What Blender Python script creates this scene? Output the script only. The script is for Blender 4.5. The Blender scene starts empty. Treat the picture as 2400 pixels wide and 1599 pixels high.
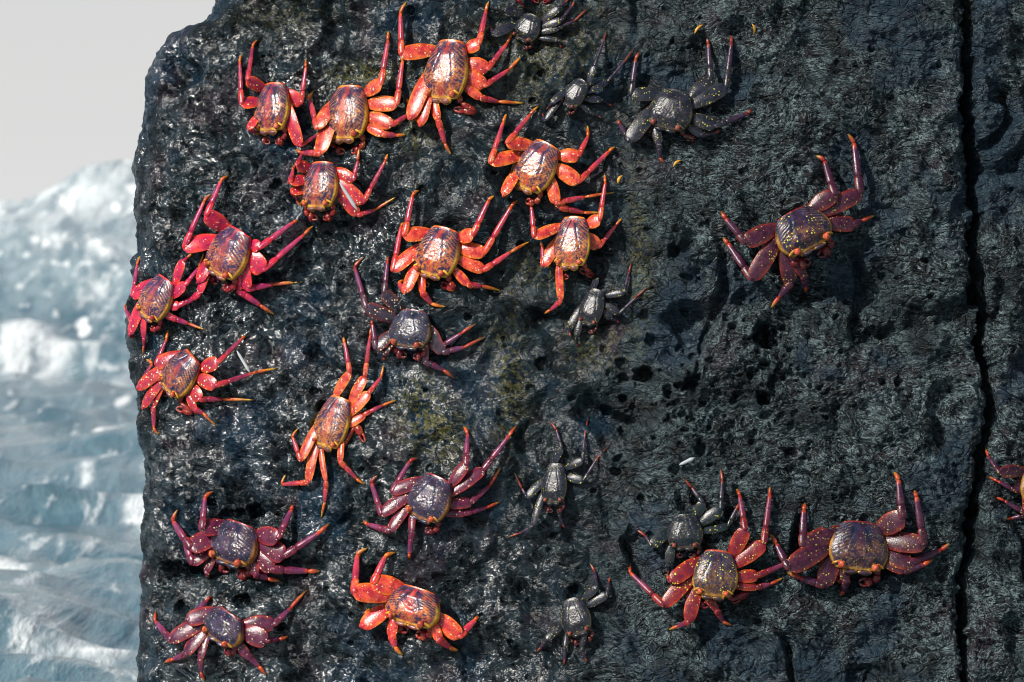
import bpy, math, random
import numpy as np
from mathutils import Vector
from mathutils.bvhtree import BVHTree

random.seed(7)
rng = np.random.default_rng(11)
scene = bpy.context.scene
COL = scene.collection

# ------------------------------------------------------------------ camera
PXM = 0.00075                       # metres per photo pixel (photo 2400 x 1599) on the plane through the origin
DIST = 6.0
PITCH = math.radians(2.25)
cam_data = bpy.data.cameras.new('camera')
cam = bpy.data.objects.new('camera', cam_data)
COL.objects.link(cam)
CAM = Vector((0.0, -DIST * math.cos(PITCH), DIST * math.sin(PITCH)))
cam.location = CAM
cam.rotation_euler = (math.pi / 2 - PITCH, 0, 0)
cam_data.sensor_width = 36.0
cam_data.lens = 36.0 * DIST / (2400 * PXM)
cam_data.clip_start = 0.05
cam_data.clip_end = 8000.0
cam_data.dof.use_dof = True
cam_data.dof.focus_distance = DIST + 0.02
cam_data.dof.aperture_fstop = 9.0
scene.camera = cam
scene.render.resolution_x = 1024
scene.render.resolution_y = 682

# ------------------------------------------------------------------ world and sun
SUN = Vector((-0.60, -0.52, 0.60)).normalized()          # towards the sun
world = bpy.data.worlds.new('World')
scene.world = world
world.use_nodes = True
wn = world.node_tree.nodes
wl = world.node_tree.links
bg = wn['Background']
sky = wn.new('ShaderNodeTexSky')
sky.sky_type = 'NISHITA'
sky.sun_disc = False
sky.sun_elevation = math.asin(SUN.z)
sky.sun_rotation = math.atan2(SUN.x, SUN.y)
sky.air_density = 1.0
sky.dust_density = 3.0
veil = wn.new('ShaderNodeMix')                           # pale grey mixed into the sky by elevation
veil.data_type = 'RGBA'
veil.inputs['B'].default_value = (9.0, 9.0, 9.0, 1)
wtc = wn.new('ShaderNodeTexCoord')
wsep = wn.new('ShaderNodeSeparateXYZ')
wl.new(wtc.outputs['Generated'], wsep.inputs[0])
wmr = wn.new('ShaderNodeMapRange')                       # sea mist: dense low over the horizon, thin overhead
wmr.inputs['From Min'].default_value = 0.0
wmr.inputs['From Max'].default_value = 0.45
wmr.inputs['To Min'].default_value = 0.92
wmr.inputs['To Max'].default_value = 0.12
wl.new(wsep.outputs['Z'], wmr.inputs['Value'])
wl.new(wmr.outputs['Result'], veil.inputs['Factor'])
wl.new(sky.outputs['Color'], veil.inputs['A'])
wl.new(veil.outputs['Result'], bg.inputs['Color'])
bg.inputs['Strength'].default_value = 0.08

sun_data = bpy.data.lights.new('sun', 'SUN')
sun_data.energy = 5.0
sun_data.use_shadow = True
sun_data.angle = math.radians(0.55)
sun_data.color = (1.0, 0.95, 0.88)
sun = bpy.data.objects.new('sun', sun_data)
sun.rotation_euler = SUN.to_track_quat('Z', 'Y').to_euler()
COL.objects.link(sun)

scene.view_settings.view_transform = 'Standard'
scene.view_settings.look = 'None'
scene.view_settings.gamma = 1.0
scene.view_settings.exposure = 0.15
scene.cycles.filter_width = 1.0

# ------------------------------------------------------------------ helpers
def smooth(a, b, x):
    t = np.clip((x - a) / (b - a), 0, 1)
    return t * t * (3 - 2 * t)

_perm = np.random.default_rng(5).permutation(256).astype(np.int32)
_perm = np.concatenate([_perm, _perm, _perm])
_grad = np.random.default_rng(6).normal(size=(256, 3)).astype(np.float32)
_grad /= np.linalg.norm(_grad, axis=1, keepdims=True)

def pn(P, freq, seed=0):
    """gradient noise at the points P (n, 3), about -1..1"""
    Q = P.astype(np.float32) * np.asarray(freq, np.float32) + np.float32(seed * 17.31 + 0.37)
    I = np.floor(Q).astype(np.int32)
    F = Q - I
    I &= 255
    U = F * F * F * (F * (F * 6 - 15) + 10)
    out = np.zeros(len(P), np.float32)
    for dx in (0, 1):
        wx = U[:, 0] if dx else 1 - U[:, 0]
        a = _perm[(I[:, 0] + dx) & 255]
        for dy in (0, 1):
            wy = wx * (U[:, 1] if dy else 1 - U[:, 1])
            b = _perm[a + ((I[:, 1] + dy) & 255)]
            for dz in (0, 1):
                w = wy * (U[:, 2] if dz else 1 - U[:, 2])
                g = _grad[_perm[b + ((I[:, 2] + dz) & 255)]]
                out += w * (g[:, 0] * (F[:, 0] - dx) + g[:, 1] * (F[:, 1] - dy) + g[:, 2] * (F[:, 2] - dz))
    return out * 1.6

def ray(px, py):
    """origin and direction of the view ray through a photo pixel"""
    x = (px - 1200.0) * PXM
    y = (799.5 - py) * PXM
    d = Vector((x, DIST * math.cos(PITCH) + y * math.sin(PITCH), -DIST * math.sin(PITCH) + y * math.cos(PITCH)))
    return d.normalized()

def mesh_object(name, verts, quads, tris=None, smooth_shade=True):
    me = bpy.data.meshes.new(name)
    nq = len(quads)
    nt = 0 if tris is None else len(tris)
    me.vertices.add(len(verts))
    me.vertices.foreach_set('co', np.asarray(verts, np.float32).ravel())
    loops = np.asarray(quads, np.int32).ravel()
    starts = np.arange(nq, dtype=np.int32) * 4
    if nt:
        loops = np.concatenate([loops, np.asarray(tris, np.int32).ravel()])
        starts = np.concatenate([starts, nq * 4 + np.arange(nt, dtype=np.int32) * 3])
    me.loops.add(len(loops))
    me.loops.foreach_set('vertex_index', loops)
    me.polygons.add(nq + nt)
    me.polygons.foreach_set('loop_start', starts)
    if smooth_shade:
        me.polygons.foreach_set('use_smooth', np.ones(nq + nt, bool))
    me.update(calc_edges=True)
    ob = bpy.data.objects.new(name, me)
    COL.objects.link(ob)
    return ob

def float_attr(ob, name, arr):
    at = ob.data.attributes.new(name, 'FLOAT', 'POINT')
    at.data.foreach_set('value', np.asarray(arr, np.float32))

def color_attr(ob, name, arr):
    at = ob.data.attributes.new(name, 'FLOAT_COLOR', 'POINT')
    a = np.ones((len(arr), 4), np.float32)
    a[:, :3] = arr
    at.data.foreach_set('color', a.ravel())

def tag(ob, label=None, cat=None, group=None, kind=None):
    if label: ob['label'] = label
    if cat: ob['category'] = cat
    if group: ob['group'] = group
    if kind: ob['kind'] = kind

class NT:
    """small node builder"""
    def __init__(self, name):
        self.m = bpy.data.materials.new(name)
        self.m.use_nodes = True
        self.t = self.m.node_tree
        self.b = self.t.nodes['Principled BSDF']
    def n(self, typ, **kw):
        nd = self.t.nodes.new('ShaderNode' + typ)
        for k, v in kw.items():
            if hasattr(nd, k):
                setattr(nd, k, v)
        return nd
    def l(self, a, b):
        self.t.links.new(a, b)
    def put(self, sock, v):
        if hasattr(v, 'is_output'):
            self.l(v, sock)
        else:
            sock.default_value = v
    def math(self, op, a, b=None, clamp=False):
        nd = self.n('Math', operation=op, use_clamp=clamp)
        self.put(nd.inputs[0], a)
        if b is not None:
            self.put(nd.inputs[1], b)
        return nd.outputs[0]
    def mix(self, f, a, b):
        nd = self.n('Mix', data_type='RGBA')
        self.put(nd.inputs['Factor'], f)
        for s, v in (('A', a), ('B', b)):
            if isinstance(v, tuple) and len(v) == 3:
                v = v + (1,)
            self.put([i for i in nd.inputs if i.name == s and i.type == 'RGBA'][0], v)
        return [o for o in nd.outputs if o.type == 'RGBA'][0]
    def ramp(self, v, lo, hi, a=0.0, b=1.0):
        nd = self.n('MapRange', interpolation_type='SMOOTHSTEP')
        self.put(nd.inputs['Value'], v)
        nd.inputs['From Min'].default_value = lo
        nd.inputs['From Max'].default_value = hi
        nd.inputs['To Min'].default_value = a
        nd.inputs['To Max'].default_value = b
        return nd.outputs[0]
    def noise(self, vec, scale, detail=4, rough=0.55, dist=0.0, typ='FBM'):
        nd = self.n('TexNoise', noise_dimensions='3D')
        nd.noise_type = typ
        self.l(vec, nd.inputs['Vector'])
        nd.inputs['Scale'].default_value = scale
        nd.inputs['Detail'].default_value = detail
        nd.inputs['Roughness'].default_value = rough
        nd.inputs['Distortion'].default_value = dist
        return nd.outputs['Fac']
    def attr(self, name, out='Fac'):
        return self.n('Attribute', attribute_name=name).outputs[out]

# ------------------------------------------------------------------ rock material
def rock_material():
    k = NT('wet_lava_rock')
    tc = k.n('TexCoord').outputs['Object']
    reg = k.attr('dry')
    alg = k.attr('algae')
    gl = k.attr('glint')
    # flowing wrinkles, slanting from upper left to lower right
    wv = k.n('TexNoise')
    wv.inputs['Scale'].default_value = 7.0
    wv.inputs['Detail'].default_value = 2
    k.l(tc, wv.inputs['Vector'])
    ws = k.n('VectorMath', operation='SCALE')
    k.l(wv.outputs['Color'], ws.inputs[0])
    ws.inputs['Scale'].default_value = 0.085
    wa = k.n('VectorMath', operation='ADD')
    k.l(tc, wa.inputs[0]); k.l(ws.outputs[0], wa.inputs[1])
    mp = k.n('Mapping')
    mp.inputs['Rotation'].default_value = (0, math.radians(28), 0)
    mp.inputs['Scale'].default_value = (0.72, 0.85, 1.30)
    k.l(wa.outputs[0], mp.inputs['Vector'])
    wr = k.noise(mp.outputs[0], 58, 5, 0.62, 1.1)
    wrf = k.noise(mp.outputs[0], 135, 4, 0.65, 1.0)
    big = k.noise(tc, 5.5, 4, 0.6)
    big2 = k.noise(tc, 9.0, 4, 0.6)
    mid = k.noise(tc, 30, 5, 0.65)
    fine = k.noise(tc, 260, 3, 0.7)
    # colour of the stone, with reflected blue sky painted in as patches
    c = k.mix(k.ramp(mid, 0.35, 0.68), (0.0022, 0.004, 0.0055), (0.009, 0.019, 0.026))
    c = k.mix(k.ramp(big2, 0.53, 0.66, 0, 0.5), c, (0.026, 0.017, 0.024))
    c = k.mix(k.ramp(big, 0.52, 0.62, 0, 0.45), c, (0.006, 0.026, 0.052))
    c = k.mix(k.math('MULTIPLY', alg, k.ramp(k.noise(tc, 110, 4, 0.75), 0.47, 0.56, 0, 0.85)), c, (0.095, 0.09, 0.028))
    # pale strokes painting the wrinkle ridges' shine into the colour of the drier part
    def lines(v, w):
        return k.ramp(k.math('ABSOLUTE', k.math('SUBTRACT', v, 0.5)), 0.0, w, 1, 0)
    ridge_sheen = k.math('MAXIMUM', k.math('MULTIPLY', lines(wr, 0.032), k.ramp(wrf, 0.40, 0.50)), k.math('MULTIPLY', lines(wrf, 0.038), k.ramp(mid, 0.46, 0.56)))
    ridge_sheen = k.math('MULTIPLY', ridge_sheen, k.ramp(reg, 0.0, 1.0, 0.03, 0.85))
    ridge_sheen = k.math('MULTIPLY', ridge_sheen, k.ramp(big2, 0.36, 0.54, 0.2, 1.0))
    ridge_sheen = k.math('MULTIPLY', ridge_sheen, k.ramp(big, 0.53, 0.60, 1.0, 0.35))
    c = k.mix(ridge_sheen, c, (0.185, 0.255, 0.27))
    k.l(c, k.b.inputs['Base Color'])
    # wetness: running water in patches on the sunny left, a thin film elsewhere
    wet = k.math('MULTIPLY', gl, k.ramp(k.noise(tc, 15, 5, 0.65), 0.45, 0.58, 0.0, 1.0))
    r = k.ramp(reg, 0, 1, 0.27, 0.42)
    r = k.math('SUBTRACT', r, k.math('MULTIPLY', wet, 0.165))
    r = k.math('ADD', r, k.ramp(fine, 0.3, 0.7, -0.01, 0.04))
    k.l(r, k.b.inputs['Roughness'])
    k.l(k.math('ADD', k.ramp(reg, 0, 1, 0.20, 0.26), k.math('MULTIPLY', wet, 0.75)), k.b.inputs['Specular IOR Level'])
    # relief: chipped facets, each with a tilt of its own, and wrinkles
    def facets(scale, seed):
        m2 = k.n('Mapping')
        m2.inputs['Location'].default_value = (seed, seed * 1.7, seed * 0.6)
        k.l(tc, m2.inputs['Vector'])
        vo = k.n('TexVoronoi', feature='F1')
        vo.inputs['Scale'].default_value = scale
        k.l(m2.outputs[0], vo.inputs['Vector'])
        off = k.n('VectorMath', operation='SUBTRACT')
        k.l(m2.outputs[0], off.inputs[0]); k.l(vo.outputs['Position'], off.inputs[1])
        ran = k.n('VectorMath', operation='SUBTRACT')
        k.l(vo.outputs['Color'], ran.inputs[0]); ran.inputs[1].default_value = (0.5, 0.5, 0.5)
        dt = k.n('VectorMath', operation='DOT_PRODUCT')
        k.l(off.outputs[0], dt.inputs[0]); k.l(ran.outputs[0], dt.inputs[1])
        return dt.outputs['Value']
    fa = k.math('ADD', k.math('MULTIPLY', facets(80, 1.3), k.ramp(gl, 0, 1, 0.25, 0.75)), k.math('MULTIPLY', facets(30, 7.7), k.ramp(reg, 0, 1, 0.40, 0.25)))
    fb = k.math('MULTIPLY', facets(165, 4.1), k.ramp(gl, 0, 1, 0.22, 0.60))
    h1 = k.math('MULTIPLY', wr, k.ramp(reg, 0, 1, 0.0022, 0.0095))
    h2 = k.math('MULTIPLY', wrf, k.ramp(reg, 0, 1, 0.0012, 0.0046))
    h3 = k.math('MULTIPLY', fine, k.ramp(reg, 0, 1, 0.00025, 0.0007))
    ve = k.n('TexVoronoi', feature='DISTANCE_TO_EDGE')
    ve.inputs['Scale'].default_value = 48
    k.l(mp.outputs[0], ve.inputs['Vector'])
    h5 = k.math('MULTIPLY', k.ramp(ve.outputs['Distance'], 0.0, 0.10, -1, 0), k.ramp(reg, 0, 1, 0.0006, 0.0032))
    h3 = k.math('ADD', h3, h5)
    h = k.math('ADD', k.math('ADD', k.math('ADD', h1, h2), h3), k.math('ADD', fa, fb))
    bp = k.n('Bump')
    bp.inputs['Strength'].default_value = 1.0
    bp.inputs['Distance'].default_value = 1.0
    k.l(h, bp.inputs['Height'])
    k.l(bp.outputs[0], k.b.inputs['Normal'])
    return k.m

# ------------------------------------------------------------------ the rock
EDGE_PX = [(760, -520), (640, -300), (540, -90), (507, 0), (490, 46), (470, 62), (423, 80), (392, 96), (352, 131), (340, 168),
           (337, 306), (318, 367), (306, 459), (303, 570), (299, 663), (294, 752), (296, 810), (300, 856), (312, 885),
           (332, 918), (336, 980), (348, 1060), (346, 1170), (345, 1330), (341, 1480), (337, 1599), (330, 1800), (300, 2400)]
CRACK_PX = [(2262, -700), (2268, -200), (2272, 0), (2273, 127), (2271, 265), (2279, 316), (2291, 377), (2289, 459), (2279, 551), (2284, 637),
            (2296, 714), (2302, 800), (2309, 852), (2319, 928), (2330, 985), (2304, 1036), (2279, 1070), (2292, 1126),
            (2268, 1178), (2258, 1234), (2259, 1300), (2240, 1361), (2237, 1438), (2234, 1540), (2230, 1620), (2215, 2300)]
CRACK_W = [30, 34, 38, 36, 38, 50, 44, 36, 38, 62, 40, 36, 44, 36, 44, 48, 56, 40, 46, 40, 34, 40, 34, 28, 20, 10]

def at_depth(px, py, y):
    d = ray(px, py)
    t = (y - CAM.y) / d.y
    return CAM + d * t

def front_depth(x):
    """horizontal section of the front face: it looks to the left at the left, straight on at the right"""
    xs = np.linspace(-1.2, 2.0, 400)
    sl = -0.30 + 0.52 * smooth(-0.75, 1.15, xs) - 0.20 * (1 - smooth(-0.95, -0.15, xs))
    ys = np.concatenate([[0], np.cumsum((sl[1:] + sl[:-1]) / 2 * np.diff(xs))])
    ys -= np.interp(0.0, xs, ys)
    return np.interp(x, xs, ys)

def build_rock():
    ez, ex = [], []
    for px, py in EDGE_PX:
        p = at_depth(px, py, 0.36)
        ez.append(p.z); ex.append(p.x + 0.019)
    order = np.argsort(ez)
    ez = np.array(ez)[order]; ex = np.array(ex)[order]
    zs = np.concatenate([np.linspace(-1.75, -0.69, 40, endpoint=False), np.linspace(-0.69, 0.67, 660),
                         np.linspace(0.69, 1.15, 24)])
    xl = np.interp(zs, ez, ex)
    sig = np.linspace(0, 1, 800)
    XR = 1.0
    tside = np.linspace(1.7, 0.004, 46) ** 1.0
    tside = 1.7 * (np.linspace(1, 0.0, 47)[:-1] ** 2.2) + 0.004
    rows_x, rows_y = [], []
    for z, l in zip(zs, xl):
        s = sig * (XR - l)
        x = l + s
        y = front_depth(x) + 0.15 * z + 0.055 * np.exp(-s / 0.022)
        xe = np.full(len(tside), l) + 0.22 * tside
        ye = y[0] + tside
        xr = np.concatenate([np.linspace(XR, 1.9, 45)[1:], np.full(10, 1.92)])
        yr = front_depth(np.minimum(xr, 1.9)) + 0.15 * z
        yr[-10:] += np.linspace(0.05, 1.7, 10)
        rows_x.append(np.concatenate([xe, x, xr]))
        rows_y.append(np.concatenate([ye, y, yr]))
    X = np.array(rows_x); Y = np.array(rows_y)
    Z = np.repeat(zs[:, None], X.shape[1], 1)
    # top of the block, running back
    top = np.linspace(0.06, 1.9, 12)
    Xt = np.repeat(X[-1][None], 12, 0)
    Yt = np.minimum(Y[-1][None] + top[:, None], 2.1)
    Zt = Z[-1][None] + 0.16 * (1 - np.exp(-top[:, None] / 0.2)) + 0 * Xt
    X = np.vstack([X, Xt]); Y = np.vstack([Y, Yt]); Z = np.vstack([Z, Zt])
    nr, nc = X.shape
    P = np.stack([X, Y, Z], -1)
    # normals of the smooth shape
    du = np.gradient(P, axis=1); dv = np.gradient(P, axis=0)
    N = np.cross(du, dv)
    N /= np.linalg.norm(N, axis=2, keepdims=True) + 1e-9
    Pf = P.reshape(-1, 3); Nf = N.reshape(-1, 3)
    dry = smooth(0.02, 0.42, Pf[:, 0] + 0.10 * pn(Pf, 3.0, 9) - 0.12 * Pf[:, 2])
    wetm = 1 - dry
    # relief, coarse to fine
    warp = np.stack([pn(Pf, 9, 31), pn(Pf, 9, 32), pn(Pf, 9, 33)], 1) * 0.02
    Pw = Pf + warp
    edge = (0.35 + 0.65 * smooth(0.0, 0.20, Pf[:, 0] - np.interp(Pf[:, 2], ez, ex))) * np.where(Pf[:, 1] > 0.75, 0.5, 1.0)
    D = edge * (0.030 * pn(Pf, 3.2, 1) + 0.016 * pn(Pw, 8.5, 2))
    r1 = 1 - np.abs(pn(Pw, 15, 3)) * 1.7
    D += 0.010 * r1
    D += 0.0065 * pn(Pw, 26, 4)
    c1, s1 = math.cos(math.radians(24)), math.sin(math.radians(24))
    Pr = np.stack([Pw[:, 0] * c1 - Pw[:, 2] * s1, Pw[:, 1], Pw[:, 0] * s1 + Pw[:, 2] * c1], 1)
    D += 0.0040 * (1 - np.abs(pn(Pr, (38, 45, 80), 5)) * 2) * (0.35 + 0.75 * dry)
    D += 0.0024 * (1 - np.abs(pn(Pr + 0.4 * warp, (80, 90, 170), 6)) * 2) * (0.4 + 0.7 * dry)
    D += 0.0018 * pn(Pw, 62, 7)
    D += 0.0009 * pn(Pf, 125, 8)
    hollow = smooth(0.30, 0.62, pn(Pw, 11, 12)) * smooth(-0.2, 0.35, pn(Pf, 4.1, 13))
    D -= 0.034 * hollow
    clefts = smooth(0.13, 0.0, np.abs(pn(Pf + warp * 2.0, (6.5, 6, 2.6), 14))) * smooth(0.05, 0.4, pn(Pf, 3.7, 15))
    D -= 0.034 * clefts * dry
    D = D.reshape(nr, nc)
    # blown gas holes
    xi = P[:, 46 + 400, 0]
    hn = (pn(Pf, 70, 71) + .6 * pn(Pf, 150, 72)).reshape(nr, nc)
    def stamp(px, py, r, depth, el):
        p = at_depth(px, py, -0.03)
        i0 = np.searchsorted(zs, p.z - 2.0 * r); i1 = np.searchsorted(zs, p.z + 2.0 * r)
        if i1 - i0 < 2: return
        im = min((i0 + i1) // 2, len(zs) - 1)
        j0, j1 = np.searchsorted(P[im, 46:846, 0], [p.x - 2.2 * r, p.x + 2.2 * r]) + 46
        if j1 - j0 < 2: return
        a = rng.uniform(-0.7, 0.7)
        ca, sa = math.cos(a), math.sin(a)
        dx = P[i0:i1, j0:j1, 0] - p.x; dz = P[i0:i1, j0:j1, 2] - p.z
        u = (dx * ca + dz * sa) / r; v = (-dx * sa + dz * ca) / (r * el)
        q = np.sqrt(u * u + v * v) * (1 + 0.45 * hn[i0:i1, j0:j1])
        D[i0:i1, j0:j1] -= depth * smooth(1.15, 0.45, q) - 0.0022 * np.exp(-((q - 1.15) / 0.18) ** 2)
    for _ in range(150):
        px = rng.normal(1740, 190); py = rng.normal(890, 160)
        r = rng.uniform(0.0045, 0.0135)
        stamp(px, py, r, r * rng.uniform(0.8, 1.3), rng.uniform(0.5, 0.95))
    for _ in range(240):
        px = rng.uniform(340, 2400); py = rng.uniform(0, 1599)
        r = rng.uniform(0.003, 0.009)
        stamp(px, py, r, r * rng.uniform(0.7, 1.3), rng.uniform(0.5, 1.0))
    for px, py, r in [(515, 1215, .011), (545, 1212, .011), (580, 1205, .016), (385, 1352, .020), (425, 1350, .018), (475, 1190, .012),
                      (1580, 590, .014), (1805, 795, .024), (1790, 775, .02), (650, 1480, .012), (640, 435, .012), (735, 925, .011),
                      (745, 960, .012), (1510, 880, .019), (1620, 900, .018), (1790, 935, .018), (1785, 805, .02), (1420, 960, .01),
                      (410, 1440, .014), (560, 1420, .016)]:
        stamp(px, py, r, r * 1.5, 0.8)
    # the long crack on the right
    cz, cx, cw = [], [], []
    for (px, py), w in zip(CRACK_PX, CRACK_W):
        p = at_depth(px, py, -0.02)
        cz.append(p.z); cx.append(p.x + 0.012); cw.append(w * PXM * 0.5)
    o = np.argsort(cz)
    cz, cx, cw = np.array(cz)[o], np.array(cx)[o], np.array(cw)[o]
    zz = P[:, :, 2]
    wob = (0.011 * pn(Pf, 22, 21) + 0.006 * pn(Pf, 60, 22) + .003 * pn(Pf, 140, 23)).reshape(nr, nc)
    dist = 1.55 * np.abs(P[:, :, 0] + wob - np.interp(zz, cz, cx)) / np.interp(zz, cz, cw)
    front = np.zeros((nr, nc), bool); front[:len(zs), 46:] = True
    D -= np.where(front, 0.13 * smooth(1.15, 0.72, dist) + 0.012 * smooth(2.6, 0.9, dist), 0)
    # fade the relief where the sheet is coarse
    V = Pf + Nf * D.reshape(-1, 1)
    idx = np.arange(nr * nc).reshape(nr, nc)
    Q = np.stack([idx[:-1, :-1], idx[:-1, 1:], idx[1:, 1:], idx[1:, :-1]], -1).reshape(-1, 4)
    ob = mesh_object('rock_face', V, Q)
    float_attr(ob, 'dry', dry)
    float_attr(ob, 'glint', smooth(0.15, -0.36, Pf[:, 0] + 0.18 * pn(Pf, 4.0, 61) + 0.10 * np.clip(Pf[:, 2], -1, 1)))
    alg = np.zeros(len(Pf), np.float32)
    for px, py, sx, sy, a in [(985, 960, 60, 75, 1.0), (1190, 890, 45, 130, .8), (850, 165, 90, 30, 1.0), (1385, 800, 60, 60, .6),
                              (1500, 600, 25, 230, .6), (980, 310, 60, 40, .7), (1270, 120, 160, 120, .5), (1270, 640, 60, 40, .6),
                              (640, 30, 110, 50, .3), (1050, 1020, 60, 60, .7)]:
        p = at_depth(px, py, 0.0)
        alg += a * np.exp(-((Pf[:, 0] - p.x) / (sx * PXM)) ** 2 - ((Pf[:, 2] - p.z) / (sy * PXM)) ** 2)
    float_attr(ob, 'algae', np.clip(alg, 0, 1))
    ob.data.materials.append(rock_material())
    tag(ob, kind='structure')
    # light copy for standing things on the rock
    ri = np.unique(np.concatenate([np.arange(0, nr, 3), [nr - 1]])); ci = np.unique(np.concatenate([np.arange(0, nc, 3), [nc - 1]]))
    Vg = V.reshape(nr, nc, 3)[np.ix_(ri, ci)]
    k = np.arange(len(ri) * len(ci)).reshape(len(ri), len(ci))
    Qg = np.stack([k[:-1, :-1], k[:-1, 1:], k[1:, 1:], k[1:, :-1]], -1).reshape(-1, 4)
    return BVHTree.FromPolygons([tuple(v) for v in Vg.reshape(-1, 3)], [tuple(q) for q in Qg.tolist()])

ROCK = build_rock()

def base_normal(x):
    e = 0.05
    sl = float(front_depth(x + e) - front_depth(x - e)) / (2 * e)
    return Vector((sl, -1.0, 0.15)).normalized()

def on_rock(px, py, h=0.0):
    """the point at height h over the rock that is seen at a photo pixel"""
    d = ray(px, py)
    hit = ROCK.ray_cast(CAM, d)[0]
    if hit is None or hit.y > 0.62:
        hit = at_depth(px, py, 0.40)
    n = base_normal(hit.x)
    return hit - d * (h / max(0.35, -n.dot(d)))

# ------------------------------------------------------------------ sea
def build_sea():
    LEVEL = CAM.z - 1.28
    rad = np.concatenate([np.linspace(0.2, 5.5, 12), 5.5 * (1.0135 ** np.arange(1, 330)), [900, 1800, 3500, 6500]])
    rad = np.unique(rad)
    ang = np.concatenate([np.linspace(-math.pi, -0.36, 26, endpoint=False), np.linspace(-0.36, 0.10, 260, endpoint=False), np.linspace(0.10, math.pi, 28)])
    R, A = np.meshgrid(rad, ang, indexing='ij')
    X = CAM.x + R * np.sin(A); Y = CAM.y + R * np.cos(A)
    P = np.stack([X, Y, 0 * X], -1).reshape(-1, 3)
    r = R.ravel()
    fade = smooth(420, 130, r) * smooth(3, 9, r)
    warp = pn(P, 0.11, 41)
    sw = np.sin(0.24 * P[:, 1] - 0.10 * P[:, 0] + 2.0 * warp + 0.4)
    z = 0.22 * sw * smooth(7, 22, r)
    z += 0.16 * (1 - np.abs(pn(P, (0.26, 0.42, 1), 42)) * 2)
    z += 0.10 * (1 - np.abs(pn(P, (0.9, 1.0, 1), 43)) * 2) + 0.05 * pn(P, (2.6, 3.4, 1), 44)
    # a breaking swell that rises towards the rock
    bx = P[:, 0]; by = P[:, 1]
    crest = 31.0 + 0.6 * bx + 1.6 * pn(P, 0.22, 45)
    z += 1.22 * np.exp(-((by - crest) / np.where(by < crest, 5.5, 2.5)) ** 2) * (0.62 + 0.62 * smooth(-6.0, -3.6, bx)) * smooth(-30, -9, bx) * smooth(22, 6, bx) * (0.95 + 0.13 * pn(P, 0.7, 46) + 0.05 * pn(P, 2.4, 47))
    z *= fade
    V = np.stack([P[:, 0], P[:, 1], LEVEL + z], 1)
    nr, na = R.shape
    k = np.arange(nr * na).reshape(nr, na)
    Q = np.stack([k[:-1, :-1], k[1:, :-1], k[1:, 1:], k[:-1, 1:]], -1).reshape(-1, 4)
    Q = np.vstack([Q, np.stack([k[:-1, -1], k[1:, -1], k[1:, 0], k[:-1, 0]], -1)])
    c = len(V)
    V = np.vstack([V, [[CAM.x, CAM.y, LEVEL]]])
    T = np.stack([np.full(na, c), k[0], np.roll(k[0], -1)], 1)
    ob = mesh_object('sea', V, Q, T)
    hgt = np.concatenate([z, [0]])
    float_attr(ob, 'height', hgt)
    patch = np.zeros(len(V), np.float32)
    wobx = 0.35 * pn(V, 1.7, 48); woby = 0.35 * pn(V, 0.6, 49)
    for px, py, w, hh_ in [(70, 868, 105, 17), (330, 1285, 50, 22), (20, 1395, 40, 26), (250, 1575, 70, 14), (200, 1180, 16, 14), (170, 1480, 14, 12), (120, 690, 12, 8), (270, 1110, 40, 12), (140, 1330, 9, 8), (90, 1290, 9, 8), (210, 1330, 10, 9)]:
        d = ray(px, py); t = (LEVEL - CAM.z) / d.z
        ang_c = math.atan2(d.x, d.y); rc = t * math.hypot(d.x, d.y)
        el = (V[:, 2] * 0 + LEVEL - CAM.z) / np.maximum(np.hypot(V[:, 0] - CAM.x, V[:, 1] - CAM.y), .1)
        az = np.arctan2(V[:, 0] - CAM.x, V[:, 1] - CAM.y)
        u = (az - ang_c) / (w * 0.000125) + wobx; v = (el - (LEVEL - CAM.z) / rc) / (hh_ * 0.000125) + woby
        patch = np.maximum(patch, smooth(1.15, 0.7, np.sqrt(u * u + v * v)))
    float_attr(ob, 'patch', patch)
    m = NT('sea_water')
    tc = m.n('TexCoord').outputs['Object']
    mp = m.n('Mapping')
    mp.inputs['Scale'].default_value = (1.5, 0.32, 1.0)
    mp.inputs['Rotation'].default_value = (0, 0, math.radians(-24))
    m.l(tc, mp.inputs['Vector'])
    v = mp.outputs[0]
    f1 = m.noise(v, 0.9, 7, 0.66, 0.6)
    f2 = m.noise(v, 4.5, 5, 0.62, 0.4)
    f3 = m.noise(v, 2.2, 6, 0.68, 0.4)
    hh = m.attr('height')
    foam_glitter = m.math('ADD', m.ramp(f1, 0.54, 0.66, 0, 0.7), m.ramp(hh, 0.2, 1.5, 0, 0.6))
    foam_glitter = m.math('MULTIPLY', foam_glitter, m.ramp(f3, 0.38, 0.60, 0.45, 1.0))
    foam_glitter = m.math('ADD', foam_glitter, m.ramp(f2, 0.57, 0.66, 0, 0.5), clamp=True)
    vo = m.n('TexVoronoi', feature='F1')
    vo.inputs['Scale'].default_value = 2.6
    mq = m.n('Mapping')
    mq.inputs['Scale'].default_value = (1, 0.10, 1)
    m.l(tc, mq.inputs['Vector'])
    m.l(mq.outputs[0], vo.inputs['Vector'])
    foam_glitter = m.math('MAXIMUM', foam_glitter, m.math('MULTIPLY', m.ramp(vo.outputs['Distance'], 0.10, 0.15, 0.95, 0), m.ramp(f1, 0.44, 0.52)))  # white flecks: sun glitter on the wave faces, painted into the colour
    foam_glitter = m.math('MAXIMUM', foam_glitter, m.math('MULTIPLY', m.attr('patch'), m.ramp(f3, 0.40, 0.55, 0.25, 0.85)))
    c = m.mix(m.ramp(f3, 0.35, 0.65), (0.055, 0.13, 0.17), (0.15, 0.235, 0.27))
    c = m.mix(foam_glitter, c, (0.78, 0.82, 0.83))
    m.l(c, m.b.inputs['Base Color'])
    m.l(m.ramp(foam_glitter, 0, 1, 0.12, 0.75), m.b.inputs['Roughness'])
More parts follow.
